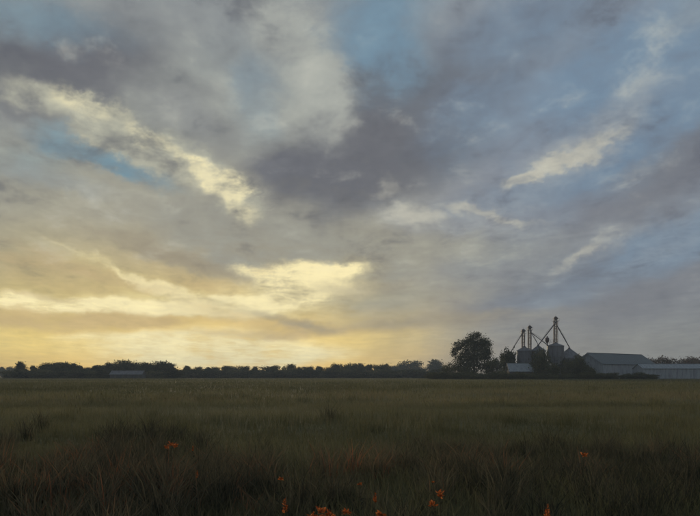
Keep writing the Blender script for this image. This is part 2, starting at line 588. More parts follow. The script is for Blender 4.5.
def patch(x, y, s, seed):
    r = np.random.default_rng(seed)
    v = np.zeros_like(x)
    for k in range(6):
        a = r.uniform(0, 6.28)
        f = s * r.uniform(0.6, 1.9)
        v += np.sin((x * math.cos(a) + y * math.sin(a)) * f + r.uniform(0, 6.28))
    return v / 6.0


def blades(x, y, h, w, lean, tint):
    """bent tapered blades: five points each, three triangles"""
    n = len(x)
    a = rng.uniform(0, 2 * math.pi, n)
    la = rng.uniform(0, 2 * math.pi, n)
    z = gz(x, y) - 0.01
    dx, dy = np.cos(a) * w / 2, np.sin(a) * w / 2
    lx, ly = np.cos(la) * lean * h, np.sin(la) * lean * h
    V = np.empty((n, 5, 3), dtype=np.float32)
    V[:, 0] = np.stack([x - dx, y - dy, z], -1)
    V[:, 1] = np.stack([x + dx, y + dy, z], -1)
    V[:, 2] = np.stack([x + dx * .75 + lx * .35, y + dy * .75 + ly * .35, z + h * .6], -1)
    V[:, 3] = np.stack([x - dx * .75 + lx * .35, y - dy * .75 + ly * .35, z + h * .6], -1)
    V[:, 4] = np.stack([x + lx, y + ly, z + h], -1)
    b = np.arange(n)[:, None] * 5
    T = np.concatenate([b + np.array([[0, 1, 2]]), b + np.array([[0, 2, 3]]), b + np.array([[3, 2, 4]])], 1).reshape(-1, 3)
    return V.reshape(-1, 3), T, np.repeat(np.clip(tint, 0, 1), 5)


def wedge(n, d0, d1, k=0.0, spread=0.60):
    """random ground points in a fan ahead of the camera; density falls off as distance^k"""
    u = rng.uniform(0, 1, n)
    e = 2.0 - k
    d = (d0 ** e + u * (d1 ** e - d0 ** e)) ** (1 / e)
    s = rng.uniform(-1, 1, n) * (spread * d + 3.0)
    return s, d


def build_grass():
    vs, ts, cs = [], [], []
    base = 0
    for n, d0, d1, k, h0, h1, w, spread in ((210000, 5.0, 45.0, 1.2, .12, .38, .008, .60),
                                            (120000, 40.0, 150.0, 1.2, .18, .42, .030, .56),
                                            (90000, 140.0, 480.0, 1.0, .25, .50, .11, .54)):
        x, y = wedge(n, d0, d1, k, spread)
        pt = patch(x, y * 1.6, 0.35, 5)
        pb = patch(x * 0.4, y, 0.055, 9)
        h = rng.uniform(h0, h1, n) * (1 + 0.55 * pt)
        t = 0.42 + 0.50 * pb + 0.30 * pt + rng.normal(0, .17, n)
        V, T, C = blades(x, y, h, w * rng.uniform(.6, 1.5, n), rng.uniform(.1, .75, n), t)
        vs.append(V); ts.append(T + base); cs.append(C)
        base += len(V)
    # scattered rank tufts and pale seeding stalks over the middle of the field
    for cnt, d0, d1, per, h0, h1, w, t0, rad in ((420, 15, 60, 45, .30, .55, .014, .22, .25), (500, 50, 200, 26, .35, .65, .05, .25, .8),
                                                 (900, 9, 55, 7, .40, .62, .006, .95, .25)):
        cx, cy = wedge(cnt, d0, d1, 1.0, .56)
        keep = patch(cx, cy * 1.5, .12, 51) + rng.normal(0, .2, cnt) > .05
        cx, cy = cx[keep], cy[keep]
        x = np.repeat(cx, per) + rng.normal(0, rad, len(cx) * per)
        y = np.repeat(cy, per) + rng.normal(0, rad, len(cx) * per)
        V, T, C = blades(x, y, rng.uniform(h0, h1, len(x)) * np.repeat(rng.uniform(.7, 1.2, len(cx)), per), w * rng.uniform(.6, 1.4, len(x)),
                         rng.uniform(.05, .5, len(x)), t0 + rng.normal(0, .1, len(x)))
        vs.append(V); ts.append(T + base); cs.append(C)
        base += len(V)
    me = mesh_np('grass', np.concatenate(vs), np.concatenate(ts), 3, np.concatenate(cs))
    o = link('grass', me, M['grass'])
    tag(o, 'short dark green grass covering the whole field', 'grass', kind='stuff')

    # tall rank weeds in the nearest strip, in clumps, brown and rust among the green
    x0, y0 = wedge(900, 5.5, 17.0, 1.0)
    m = patch(x0, y0, 0.55, 21) + rng.normal(0, .22, len(x0)) > -0.02
    x0, y0 = x0[m], y0[m]
    # rank dark clumps on the left, taller than the rest
    nl = 70
    lx = rng.normal(-.27, .09, nl); ld = 8.0 + rng.gamma(2.0, 2.2, nl)
    lx2 = rng.uniform(-.5, .5, 60); ld2 = rng.uniform(7.5, 13.0, 60)
    dark0 = len(x0)
    x0 = np.concatenate([x0, lx * ld, lx2 * ld2]); y0 = np.concatenate([y0, ld, ld2])
    n = 95
    cx = np.repeat(x0, n); cy = np.repeat(y0, n)
    r = np.abs(rng.normal(0, .26, len(cx))); a = rng.uniform(0, 6.28, len(cx))
    x = cx + r * np.cos(a); y = cy + r * np.sin(a)
    tall = np.concatenate([rng.uniform(.30, .72, dark0), rng.uniform(.40, .92, nl), rng.uniform(.4, .75, 60)])
    hh = np.repeat(tall, n) * rng.uniform(.45, 1.1, len(cx)) * np.exp(-(r / .6) ** 2)
    dryc = np.repeat(np.concatenate([rng.uniform(0, 1, dark0) ** 2, np.full(nl + 60, -.25)]), n)
    red = np.clip(patch(x, y, .28, 33) + .1 + .9 * np.exp(-((x + 3.2) / 1.6) ** 2 - ((y - 8) / 2.5) ** 2), 0, 1)
    t = .22 + .5 * dryc + .5 * red * rng.uniform(0, 1.2, len(cx)) + rng.normal(0, .14, len(cx))
    V, T, C = blades(x, y, hh, rng.uniform(.006, .018, len(cx)), rng.uniform(.1, .9, len(cx)), t)
    me = mesh_np('tall_weeds', V, T, 3, C)
    o = link('tall_weeds', me, M['weed'])
    tag(o, 'tall dark brown and rust weeds massed along the near edge of the field', 'weeds', kind='stuff')


build_grass()


# ------------------------------------------------------------------ trees
def crown_mesh(name, lobes, clumps, per, leaf, seed):
    """leaf faces gathered in small clumps over the outer part of several uneven lobes"""
    r = np.random.default_rng(seed)
    L = np.array(lobes, dtype=float)
    wgt = L[:, 3] * L[:, 5]
    wgt /= wgt.sum()
    k = r.choice(len(L), clumps, p=wgt)
    d = r.normal(0, 1, (clumps, 3))
    d /= np.linalg.norm(d, axis=1)[:, None]
    rad = r.uniform(.30, 1.0, clumps) ** .5
    C = L[k, :3] + d * L[k, 3:6] * rad[:, None]
    size = r.uniform(.10, .22, clumps) * L[k, 3:6].mean(1) + leaf
    P = np.repeat(C, per, 0) + r.normal(0, 1, (clumps * per, 3)) * np.repeat(size, per)[:, None] * np.array([1, 1, .7])
    n = len(P)
    A = r.normal(0, 1, (n, 3)); A /= np.linalg.norm(A, axis=1)[:, None]
    B = np.cross(A, r.normal(0, 1, (n, 3))); B /= np.linalg.norm(B, axis=1)[:, None]
    s = (leaf * r.uniform(.5, 1.3, n))[:, None]
    V = np.stack([P - A * s, P - B * s * .55, P + A * s, P + B * s * .55], 1).reshape(-1, 3)
    V[:, 2] = np.maximum(V[:, 2], 0.02)
    tint = np.repeat(np.clip(np.repeat(r.uniform(.1, .8, clumps), per) + r.normal(0, .14, n), 0, 1), 4)
    return mesh_np(name, V, np.arange(n * 4), 4, tint)


def trunk_mesh(name, h, r0, lobes, seed):
    r = random.Random(seed)
    m = MB()
    top = (r.uniform(-.04, .04) * h, r.uniform(-.04, .04) * h, h)
    m.tube([(0, 0, -.25), (0, 0, h * .12), (top[0] * .5, top[1] * .5, h * .5), top], [r0 * 1.5, r0, r0 * .75, r0 * .25], 8)
    for (cx, cy, cz, rx, ry, rz) in lobes:
        z0 = min(h * .55, max(h * .18, cz - rz))
        f = z0 / h
        s = Vector((top[0] * f, top[1] * f, z0))
        e = Vector((cx, cy, cz + rz * .3))
        mid = s.lerp(e, .5) + Vector((r.uniform(-.1, .1) * rx, r.uniform(-.1, .1) * ry, rz * .12))
        m.tube([s, mid, e], [r0 * .5, r0 * .32, r0 * .08], 6)
    me = bpy.data.meshes.new(name)
    me.from_pydata(m.v, [], m.f)
    me.update()
    return me


def proto(kind, seed, h, lobes, clumps, per, leaf, mat, trunk_r):
    cm = crown_mesh('crown', lobes, clumps, per, leaf, seed)
    cm.materials.append(M[mat])
    tm = trunk_mesh('trunk', h * .82, trunk_r, lobes, seed)
    tm.materials.append(M['bark'])
    return {'h': h, 'crown': cm, 'trunk': tm}


def rand_lobes(seed, h, w, n, low=.25):
    r = random.Random(seed)
    out = []
    for i in range(n):
        f = low + (1 - low) * (i + .5) / n * .92
        prof = math.sin(math.pi * min(1, max(.12, (f - low * .5) / (1.05 - low * .5)))) ** .6
        rr = w * r.uniform(.26, .42)
        a = r.uniform(0, 6.28)
        off = w * .5 * prof * r.uniform(.25, .75)
        rz = h * r.uniform(.13, .2)
        out.append((off * math.cos(a), off * math.sin(a), min(h * f, h - rz * .9), rr, rr, rz))
    return out


PROTO = {}
for i, (hh, ww, nl) in enumerate(((10, 9, 9), (10, 7, 8), (10, 12, 11), (10, 6, 8), (10, 10, 10))):
    PROTO['wood%d' % i] = proto('wood', 40 + i, hh, rand_lobes(60 + i, hh, ww, nl + 4, .10), 230, 16, .44, 'leaf_dark', .22)
for i, (hh, ww, nl) in enumerate(((6, 8, 8), (6, 7, 8), (6, 10, 9))):
    PROTO['olive%d' % i] = proto('olive', 70 + i, hh, rand_lobes(80 + i, hh, ww, nl + 3, .05), 230, 18, .26, 'leaf_olive', .14)
for i, (hh, ww, nl) in enumerate(((10, 11, 9), (10, 9, 8))):
    PROTO['rust%d' % i] = proto('rust', 90 + i, hh, rand_lobes(95 + i, hh, ww, nl, .12), 130, 14, .45, 'leaf_rust', .2)


PROTO['round'] = proto('round', 97, 10, [(0, 0, 6.5, 3.4, 3.4, 3.3), (1.2, .5, 5.2, 2.6, 2.6, 2.4), (-1.4, -.4, 5.4, 2.4, 2.4, 2.4), (.2, -.8, 3.6, 2.6, 2.6, 2.2), (.3, .4, 2.2, 2.2, 2.2, 1.8)],
                       260, 16, .40, 'leaf_dark', .2)


def tree(name, kind, px, top, D, wide, label, cat='tree', group=None, rz=None):
    p = PROTO[kind]
    s = (hz(top, D)) / p['h']
    t = empty(name, (at(px, D), D, 0), rz if rz is not None else random.uniform(0, 6.28))
    t.scale = (s * wide, s * wide, s)
    link('crown', p['crown'], None, t)
    link('trunk', p['trunk'], None, t)
    tag(t, label, cat, group)
    return t


# the big spreading tree left of the farm, its own crown
def big_tree():
    D = 395.0
    k = D / F
    base = at(474, D)
    rows = [(476, 341, 11, 7), (470, 346, 9, 7), (484, 346, 7, 7), (477, 352, 13, 8), (458, 346, 5.5, 5), (455, 352, 3.5, 5),
            (487, 354, 5, 6), (466, 357, 9, 7), (481, 361, 11, 8), (461, 365, 9, 8), (472, 367, 11, 8), (463, 343, 4, 3.5),
            (452, 368, 6, 6), (487, 368, 7, 7), (475, 336, 6, 3.5)]
    lobes = []
    r = random.Random(4)
    for (x, y, rx, rz) in rows:
        cz = max(hz(y, D), rz * k * .8)
        lobes.append(((x - 474) * k, r.uniform(-.5, .5) * rx * k, cz, rx * k * .92, rx * k * .95, rz * k * .92))
    t = empty('shade_tree', (base, D, 0))
    cm = crown_mesh('crown', lobes, 760, 22, .40, 5)
    link('crown', cm, M['leaf_dark'], t)
    tm = trunk_mesh('trunk', hz(345, D), .62, lobes, 5)
    link('trunk', tm, M['bark'], t)
    tag(t, 'tallest spreading dark tree standing alone left of the grain elevator', 'tree')


big_tree()

# trees of the left wood, each by photo column, top row, distance, width
for px, top, D, w, kind, lab in (
        (21, 362.5, 520, .72, 'wood1', 'upright dark tree at the left end of the treeline, beside the gap'),
        (33, 366, 520, .60, 'wood3', 'small dark tree, second from the left end of the treeline'),
        (41, 366, 525, .70, 'wood0', 'small rounded dark tree, third from the left end of the treeline'),
        (51, 363.5, 520, .85, 'wood2', 'broad dark tree starting the first thick clump on the left'),
        (62, 363, 530, .9, 'wood4', 'dark tree in the middle of the first thick clump on the left'),
        (73, 364, 525, .85, 'wood0', 'dark tree at the right side of the first thick clump on the left'),
        (83, 368.5, 535, 1.1, 'wood2', 'low dark tree in the dip between the two thick left clumps'),
        (97, 366, 530, .9, 'wood1', 'dark tree at the left shoulder of the clump behind the grey shed'),
        (111, 363, 540, .8, 'wood0', 'dark tree rising behind the left end of the grey shed'),
        (121, 361, 540, .8, 'wood4', 'highest dark tree of the clump behind the grey shed'),
        (133, 362.5, 545, .8, 'wood2', 'dark tree rising behind the right end of the grey shed'),
        (147, 363, 540, .85, 'wood0', 'dark tree just right of the grey shed'),
        (159, 362, 540, .85, 'wood4', 'broad dark tree near the right end of the clump by the grey shed'),
        (169, 364, 540, .8, 'wood1', 'last tall dark tree before the treeline drops to the right'),
        (412, 361.5, 900, 1.1, 'wood4', 'rounded bluish tree rising highest in the far wood left of the big tree'),
        (436, 360.5, 880, 1.0, 'wood1', 'bluish tree in the far wood touching the left edge of the big tree'),
        (290, 364.5, 620, .9, 'wood0', 'dark tree standing a little above the low middle treeline'),
        (186, 366.5, 600, .9, 'wood1', 'dark tree at the left end of the low middle treeline')):
    tree('field_edge_tree', kind, px, top, D, w * 1.2, lab)

rows = [(198 + 9.5 * i, 366.6 + random.uniform(-.6, 1.2), 610 + random.uniform(-20, 40)) for i in range(9)] + \
       [(300 + 9.0 * i, 367 + random.uniform(-.8, 1.0), 620 + random.uniform(-20, 40)) for i in range(4)]
for i, (px, top, D) in enumerate(rows):
    tree('treeline_tree', 'wood%d' % (i % 5), px, top, D, random.uniform(.9, 1.3),
         'dark tree in the low even treeline under the bright yellow sky', 'tree', 'low middle treeline')
for i in range(7):
    tree('treeline_tree', 'wood%d' % ((i * 2) % 5), 337 + i * 8, 364.6 + random.uniform(-.6, 1.6), 640 + random.uniform(-20, 30),
         random.uniform(.9, 1.2), 'dark tree in the slightly higher treeline right of centre', 'tree', 'higher treeline right of centre')
for i in range(8):
    tree('treeline_tree', 'wood%d' % ((i * 3) % 5), 386 + i * 7.5, 367 + random.uniform(-1.5, 2), 950 + random.uniform(-60, 60),
         random.uniform(1.0, 1.4), 'small bluish tree in the hazy far wood left of the big tree', 'tree', 'hazy far wood')
for i in range(4):
    tree('treeline_tree', 'wood%d' % (i % 5), -4 + i * 6.5, 368 + random.uniform(-.8, 2), 900 + 30 * i, 1.0,
         'faint bluish tree on the far left horizon', 'tree', 'far left horizon trees')
for i in range(9):
    tree('treeline_tree', 'rust%d' % (i % 2), 643 + i * 8.5, 358.5 + random.uniform(-1.6, 1.8), 600 + random.uniform(-20, 30),
         random.uniform(.7, 1.0), 'reddish brown tree behind the long pale shed at the right', 'tree', 'trees behind the right shed')
for i in range(13):
    tree('treeline_tree', 'wood%d' % (i % 5), 49 + i * 10 + random.uniform(-2, 2), (366 if 75 < 49 + i * 10 < 100 else 363.8) + random.uniform(-.4, 2), 575 + random.uniform(-10, 15),
         random.uniform(1.0, 1.4), 'dark tree in the back row of the left wood behind the grey shed', 'tree', 'back row of the left wood')
# understory along the far edge so that no light gap runs under the crowns
for i in range(62):
    px = 14 + i * 6.9
    D = 500 + (0 if px < 175 else 90) + random.uniform(-4, 10)
    tree('hedge_shrub', 'olive%d' % (i % 3) if i % 4 == 0 else 'wood%d' % (i % 5), px, 371.0 + random.uniform(-1.4, 1.2), D,
         random.uniform(2.2, 3.0), *next((l, 'shrub', g) for lim, l, g in (
             (107, 'low dark shrub in the hedge left of the grey field shed', 'hedge left of the grey shed'),
             (176, 'low dark shrub in the hedge around the foot of the grey field shed', 'hedge by the grey shed'),
             (335, 'low dark shrub in the hedge under the low even middle treeline', 'hedge under the middle treeline'),
             (999, 'low dark shrub in the hedge just left of the big tree', 'hedge left of the big tree')) if px < lim))

# trees and shrubs round the farm
for px, top, D, w, kind, lab in (
        (497, 358.5, 388, .72, 'olive0', 'bushy tree between the big tree and the pale shed roof'),
        (508, 348.5, 401, .62, 'round', 'small round dark tree at the left of the grain bins'),
        (541, 350.5, 384, .52, 'olive1', 'grey green tree in front of the gap between the grain bins'),
        (569, 360, 384, .62, 'olive0', 'olive tree in front of the big round bin'),
        (580, 356, 386, .48, 'olive1', 'olive tree covering the left side of the barn gable'),
        (588, 366, 380, .7, 'olive2', 'low olive shrub at the foot of the barn gable'),
        (448, 366, 385, .8, 'olive2', 'low bush at the left foot of the big tree'),
        (464, 367, 390, 1.0, 'olive0', 'dark bush right under the crown of the big tree'),
        (549, 362, 398, .8, 'olive2', 'bush filling the space under the left side of the hopper bin'),
        (553, 366, 380, .7, 'olive1', 'low dark bush under the hopper bin')):
    tree('farm_tree', kind, px, top, D, w, lab)
for i in range(34):
    px = 436 + i * 6.6 + random.uniform(-2, 2)
    tree('hedge_shrub', 'olive%d' % (i % 3), px, 373.6 + random.uniform(-1.6, 1.6), 368 + random.uniform(-6, 4),
         random.uniform(1.1, 1.9), *next((l, 'shrub', g) for lim, l, g in (
             (505, 'low shrub in the rough hedge in front of the big tree', 'hedge in front of the big tree'),
             (592, 'low shrub in the rough hedge in front of the grain bins', 'hedge in front of the grain bins'),
             (999, 'low shrub in the rough hedge in front of the barn wall', 'hedge in front of the barn')) if px < lim))


# ------------------------------------------------------------------ farm buildings
def gable_building(name, L, W, eave, ridge, loc, rz, wall, roof, label, cat, over=.5, door=None, trim=None, ribs=0, windows=0):
    """ridge along local x, origin at the centre of the base"""
    t = empty(name, loc, rz)
    hl, hw = L / 2, W / 2
    m = MB()
    m.add([(-hl, -hw, -.2), (hl, -hw, -.2), (hl, hw, -.2), (-hl, hw, -.2), (-hl, -hw, eave), (hl, -hw, eave), (hl, hw, eave),
           (-hl, hw, eave), (-hl, 0, ridge), (hl, 0, ridge)],
          [(0, 1, 5, 4), (2, 3, 7, 6), (1, 2, 6, 9, 5), (3, 0, 4, 8, 7), (4, 5, 9, 8), (6, 7, 8, 9), (3, 2, 1, 0)])
    m.build('wall', wall, t)
    sl = (ridge - eave) / hw
    for s in (-1, 1):
        q = MB()
        xa, xb = -hl - over, hl + over
        ye, ze = s * (hw + over), eave - sl * over + .06
        zr = ridge + .06
        th = .16
        vs = [(xa, ye, ze), (xb, ye, ze), (xb, s * .02, zr), (xa, s * .02, zr)]
        vs += [(a, b, c + th) for a, b, c in vs]
        q.add(vs, [(3, 2, 1, 0), (4, 5, 6, 7), (0, 1, 5, 4), (1, 2, 6, 5), (2, 3, 7, 6), (3, 0, 4, 7)])
        ro = q.build('roof', roof, t)
        if ribs and s == -1:
            sm = MB()
            sm.add([(-.05, ye, ze + th), (.05, ye, ze + th), (.05, s * .02, zr + th), (-.05, s * .02, zr + th),
                    (-.05, ye, ze + th + .09), (.05, ye, ze + th + .09), (.05, s * .02, zr + th + .09), (-.05, s * .02, zr + th + .09)],
                   [(3, 2, 1, 0), (4, 5, 6, 7), (0, 1, 5, 4), (1, 2, 6, 5), (2, 3, 7, 6), (3, 0, 4, 7)])
            o0 = sm.build('roof_seam', roof, ro)
            for i in range(ribs):
                oo = o0 if i == 0 else link('roof_seam', o0.data, None, ro)
                oo.location.x = xa + (i + .5) * (xb - xa) / ribs
    MB().box(-hl - over, hl + over, -.3, .3, ridge + .20, ridge + .36).build('ridge_cap', roof, t)
    if trim is not None:
        for sx in (-1, 1):
            for s in (-1, 1):
                q = MB()
                xa = sx * (hl + over + .02)
                xb = xa + sx * .12
                ye, ze = s * (hw + over), eave - sl * over - .45
                zr = ridge - .45
                vs = [(xa, ye, ze), (xb, ye, ze), (xb, s * .01, zr), (xa, s * .01, zr)]
                vs += [(a, b, c + .72) for a, b, c in vs]
                q.add(vs, [(3, 2, 1, 0), (4, 5, 6, 7), (0, 1, 5, 4), (1, 2, 6, 5), (2, 3, 7, 6), (3, 0, 4, 7)])
                q.build('barge_board', trim, t)
    if door:
        for (x0, x1, h) in door:
            dd = MB().box(x0, x1, -hw - .12, -hw - .003, 0, h).build('door', M['door'], t)
            MB().box(x0 - .15, x1 + .15, -hw - .16, -hw - .125, h, h + .2).build('door_track', M['steel'], dd)
    for i in range(windows):
        x = -hl + (i + .5) * L / windows
        w_ = MB().box(x - .8, x + .8, -hw - .08, -hw - .004, eave * .5, eave * .5 + 1.2).build('window', M['pale'], t)
        MB().box(x - .68, x + .68, -hw - .10, -hw - .081, eave * .5 + .12, eave * .5 + 1.08).build('pane', M['glass'], w_)
    tag(t, label, cat)
    return t


# big barn, seen over its front left corner
yaw = math.radians(40)
X0, Y0, LB, WB = at(588, 408), 408.0, 56.0, 18.0
cxb = X0 + math.cos(yaw) * LB / 2
cyb = Y0 + math.sin(yaw) * LB / 2
gable_building('barn', LB, WB, 8.3, 14.1, (cxb, cyb, 0), yaw, M['pale'], M['roof_dark'],
               'large barn with dark grey roof and pale gable end right of the grain bins', 'barn', .6,
               None, M['pale_roof'], 28)
# long low shed running out of the frame on the right
gable_building('long_shed', 74, 13, 5.6, 8.0, (at(690, 392) + 14, 405, 0), math.radians(3), M['pale'], M['pale_roof'],
               'long low pale shed running out of the picture at the right', 'shed', .4,
               None, None, 36)
# pale roofed machine shed in front of the left bins
gable_building('machine_shed', 12.0, 9.0, 4.2, 8.1, (at(519.5, 388), 389, 0), math.radians(1), M['dark_wall'], M['pale_roof'],
               'small shed with pale roof in front of the left grain bins', 'shed', .4, [(-2, 2, 3.4)], None, 10)
# grey shed at the edge of the left wood
gable_building('field_shed', 20.5, 8.0, 2.7, 4.9, (at(127, 478), 480, 0), math.radians(-2), M['dark_wall'], M['bin'],
               'low grey shed at the edge of the field on the left, before dark trees', 'shed', .4,
               [(-6, -2.5, 2.2), (3, 6.5, 2.2)], None, 14)


# ------------------------------------------------------------------ grain bins
def grain_bin(px, D, r, eave, peak, mat, label, rings=9):
    t = empty('grain_bin', (at(px, D), D, 0))
    prof = [(r, -.2)]
    n = rings
    for i in range(n):
        z0, z1 = eave * i / n, eave * (i + 1) / n
        prof += [(r, z0 + .04), (r + .05, z0 + (z1 - z0) * .5), (r, z1 - .04)]
    MB().lathe(prof, 36).build('wall', mat, t)
    ro = MB().lathe([(r + .35, eave - .12), (r + .35, eave + .02), (.75, peak - .25), (.75, peak)], 36).build('roof', mat, t)
    MB().lathe([(.62, peak + .004), (.62, peak + .45), (.2, peak + .7)], 16).build('roof_cap', M['steel'], ro)
    for k in range(12):
        a = 2 * math.pi * k / 12
        MB().tube([((r + .3) * math.cos(a), (r + .3) * math.sin(a), eave + .07), (.8 * math.cos(a), .8 * math.sin(a), peak - .2)],
                  .07, 5).build('roof_rib', mat, ro)
    lad = MB()
    a = math.radians(-70)
    for dx in (-.22, .22):
        x, y = (r + .22) * math.cos(a) + dx, (r + .22) * math.sin(a)
        lad.box(x - .03, x + .03, y - .03, y + .03, 0, eave)
    for i in range(int(eave / .6)):
        lad.box((r + .22) * math.cos(a) - .19, (r + .22) * math.cos(a) + .19, (r + .22) * math.sin(a) - .02, (r + .22) * math.sin(a) + .02, .4 + .6 * i, .45 + .6 * i)
    lad.build('ladder', M['steel'], t)
    tag(t, label, 'grain bin')
    return t


grain_bin(524.3, 404, 3.9, 15.2, 17.4, M['bin'], 'tall grey grain bin at the left under the two close elevator towers')
grain_bin(538.2, 405, 3.6, 15.4, 18.0, M['bin'], 'tall grey grain bin right of the twin elevator towers, under the long spout')
grain_bin(569.2, 408, 7.4, 11.2, 16.6, M['bin'], 'widest grain bin with shallow cone roof beside the barn', 8)
grain_bin(511.0, 409, 2.3, 12.2, 14.3, M['bin'], 'narrow grain bin half hidden behind the small round tree', 8)


def hopper_bin():
    D = 401.0
    t = empty('hopper_bin', (at(555.5, D), D, 0))
    r = 4.4
    eave, low, peak = 17.8, 11.5, 19.4
    prof = []
    n = 6
    for i in range(n):
        z0, z1 = low + (eave - low) * i / n, low + (eave - low) * (i + 1) / n
        prof += [(r, z0 + .03), (r + .05, (z0 + z1) / 2), (r, z1 - .03)]
    MB().lathe(prof, 36).build('wall', M['bin'], t)
    MB().lathe([(.5, 4.6), (.5, 5.2), (r - .02, low + .03)], 36).build('hopper', M['bin_pale'], t)
    MB().lathe([(r + .25, eave - .1), (r + .25, eave), (.6, peak), (.6, peak + .3)], 36).build('roof', M['bin'], t)
    for k in range(8):
        a = 2 * math.pi * (k + .5) / 8
        MB().box(-.13, .13, -.13, .13, -.2, low + .6).build('leg', M['steel'], t).location = ((r + .18) * math.cos(a), (r + .18) * math.sin(a), 0)
    # dust collector and catwalk on the roof edge
    MB().lathe([(.35, 17.9), (.35, 19.2), (1.05, 20.4), (1.05, 22.0), (.3, 22.4), (.3, 23.0)], 18, -4.55, -.4).build('dust_collector', M['steel'], t)
    MB().box(-4.2, -.2, -.9, .1, 19.75, 19.9).build('catwalk', M['steel'], t)
    rail = MB()
    for x in (-4.1, -2.8, -1.5, -.3):
        rail.box(x - .04, x + .04, -.93, -.85, 19.903, 21.0)
    rail.box(-4.2, -.2, -.93, -.85, 21.003, 21.09)
    rail.build('handrail', M['steel'], t)
    for x in (-3.2, -1.2):
        MB().box(x - .08, x + .08, -.5, -.34, 18.0, 19.75).build('catwalk_post', M['steel'], t)
    # pale control shed face under the hopper
    tag(t, 'raised hopper bin on legs at the foot of the tallest elevator tower', 'grain bin')


hopper_bin()


def strut_mesh():
    m = MB().box(-.5, .5, -.5, .5, 0, 1)
    me = bpy.data.meshes.new('strut')
    me.from_pydata(m.v, [], m.f)
    me.update()
    me.materials.append(M['steel'])
    return me


STRUT = strut_mesh()


def strut(name, a, b, w, parent):
    a, b = Vector(a), Vector(b)
    o = link(name, STRUT, None, parent)
    d = b - a
    o.location = a
    o.rotation_mode = 'QUATERNION'
    o.rotation_quaternion = d.to_track_quat('Z', 'Y')
    o.scale = (w, w, d.length)
    return o


def elevator(px, D, top, half, label, spouts, levels):
    x0 = at(px, D)
    t = empty('elevator_tower', (x0, D, 0))
    H = hz(top, D)
    hb = H - 3.0
    post = MB().box(-.10, .10, -.10, .10, -.2, hb)
    first = None
    for sx in (-1, 1):
        for sy in (-1, 1):
            if first is None:
                first = post.build('post', M['steel'], t)
                o = first
            else:
                o = link('post', first.data, None, t)
            o.location = (sx * half, sy * half, 0)
    st = hb / levels
    c4 = [(-half, -half), (half, -half), (half, half), (-half, half)]
    for i in range(levels):
        z0, z1 = i * st, (i + 1) * st
        for k in range(4):
            a, b = c4[k], c4[(k + 1) % 4]
            strut('brace', (a[0], a[1], z1 - .02), (b[0], b[1], z1 - .02), .12, t)
            if (i + k) % 2:
                a, b = b, a
            strut('brace', (a[0], a[1], z0), (b[0], b[1], z1 - .15), .11, t)
    # the two bucket casings that run up the tower, and the head
    for s in (-1, 1):
        MB().box(s * .42 - .24, s * .42 + .24, -.22, .22, -.2, hb + .4).build('bucket_casing', M['steel'], t)
    MB().box(-half - .7, half + .7, -half - .7, half + .7, hb - .1, hb + .05).build('platform', M['steel'], t)
    rail = MB()
    e = half + .65
    for (a, b) in ((-e, -e), (e, -e), (e, e), (-e, e), (0, -e), (0, e)):
        rail.box(a - .04, a + .04, b - .04, b + .04, hb + .053, hb + 1.15)
    for s in (-1, 1):
        rail.box(-e - .04, e + .04, s * e - .04, s * e + .04, hb + 1.153, hb + 1.23)
        rail.box(s * e - .04, s * e + .04, -e + .05, e - .05, hb + 1.153, hb + 1.23)
    rail.build('handrail', M['steel'], t)
    head = MB()
    vs = []
    for y in (-.45, .45):
        for k in range(9):
            a = math.pi * k / 8
            vs.append((.95 * math.cos(a), y, hb + 1.5 + .95 * math.sin(a)))
        vs += [(-.75, y, hb + .4), (.75, y, hb + .4)]
    n = 11
    fs = [tuple(range(n)), tuple(range(2 * n - 1, n - 1, -1))] + [(k, (k + 1) % n, n + (k + 1) % n, n + k)[::-1] for k in range(n)]
    head.add(vs, fs)
    hd = head.build('head', M['steel'], t)
    MB().box(.4, 1.1, -.95, -.453, hb + 1.1, hb + 1.8).build('motor', M['bin'], hd)
    MB().tube([(0, 0, hb + 2.4), (0, 0, H + .6)], .05, 5).build('lightning_rod', M['steel'], hd)
    for (z0, bx, bD, bz, r) in spouts:
        a = Vector((0, -half - .1, z0))
        b = Vector((bx - x0, bD - D, bz))
        q = MB().tube([a, a + (b - a) * .04 + Vector((0, 0, -.25)), b], r, 8)
        s = q.build('spout', M['steel'], t)
        d = (b - a)
        up = Vector((0, 0, 1.0))
        # light truss that stiffens the long spout
        strut('spout_stay', a + d * .12 + Vector((0, 0, .2)), a + d * .5 + up * 1.0, .10, s)
        strut('spout_stay', a + d * .5 + up * 1.0, a + d * .9 + Vector((0, 0, .2)), .10, s)
    tag(t, label, 'grain elevator')


D = 409.0
elevator(523.2, D, 328, .75, 'left one of the twin lattice elevator towers',
         [(hz(331, D) - .2, at(511, 409), 409, 15.0, .20)], 8)
elevator(529.6, D, 324.5, .80, 'right one of the twin lattice elevator towers, a little taller than its neighbour',
         [(hz(331, D) - .2, at(548, 401), 401.0, 18.0, .20), (hz(330, D) - .2, at(538.2, 405), 405, 18.6, .18)], 9)
elevator(555.6, 408.0, 315.5, .95, 'tallest lattice elevator tower with spouts running down both sides',
         [(hz(322, D), at(538.6, 405), 405, 18.6, .27), (hz(324, D), at(569.2, 408), 407.6, 17.3, .27)], 11)


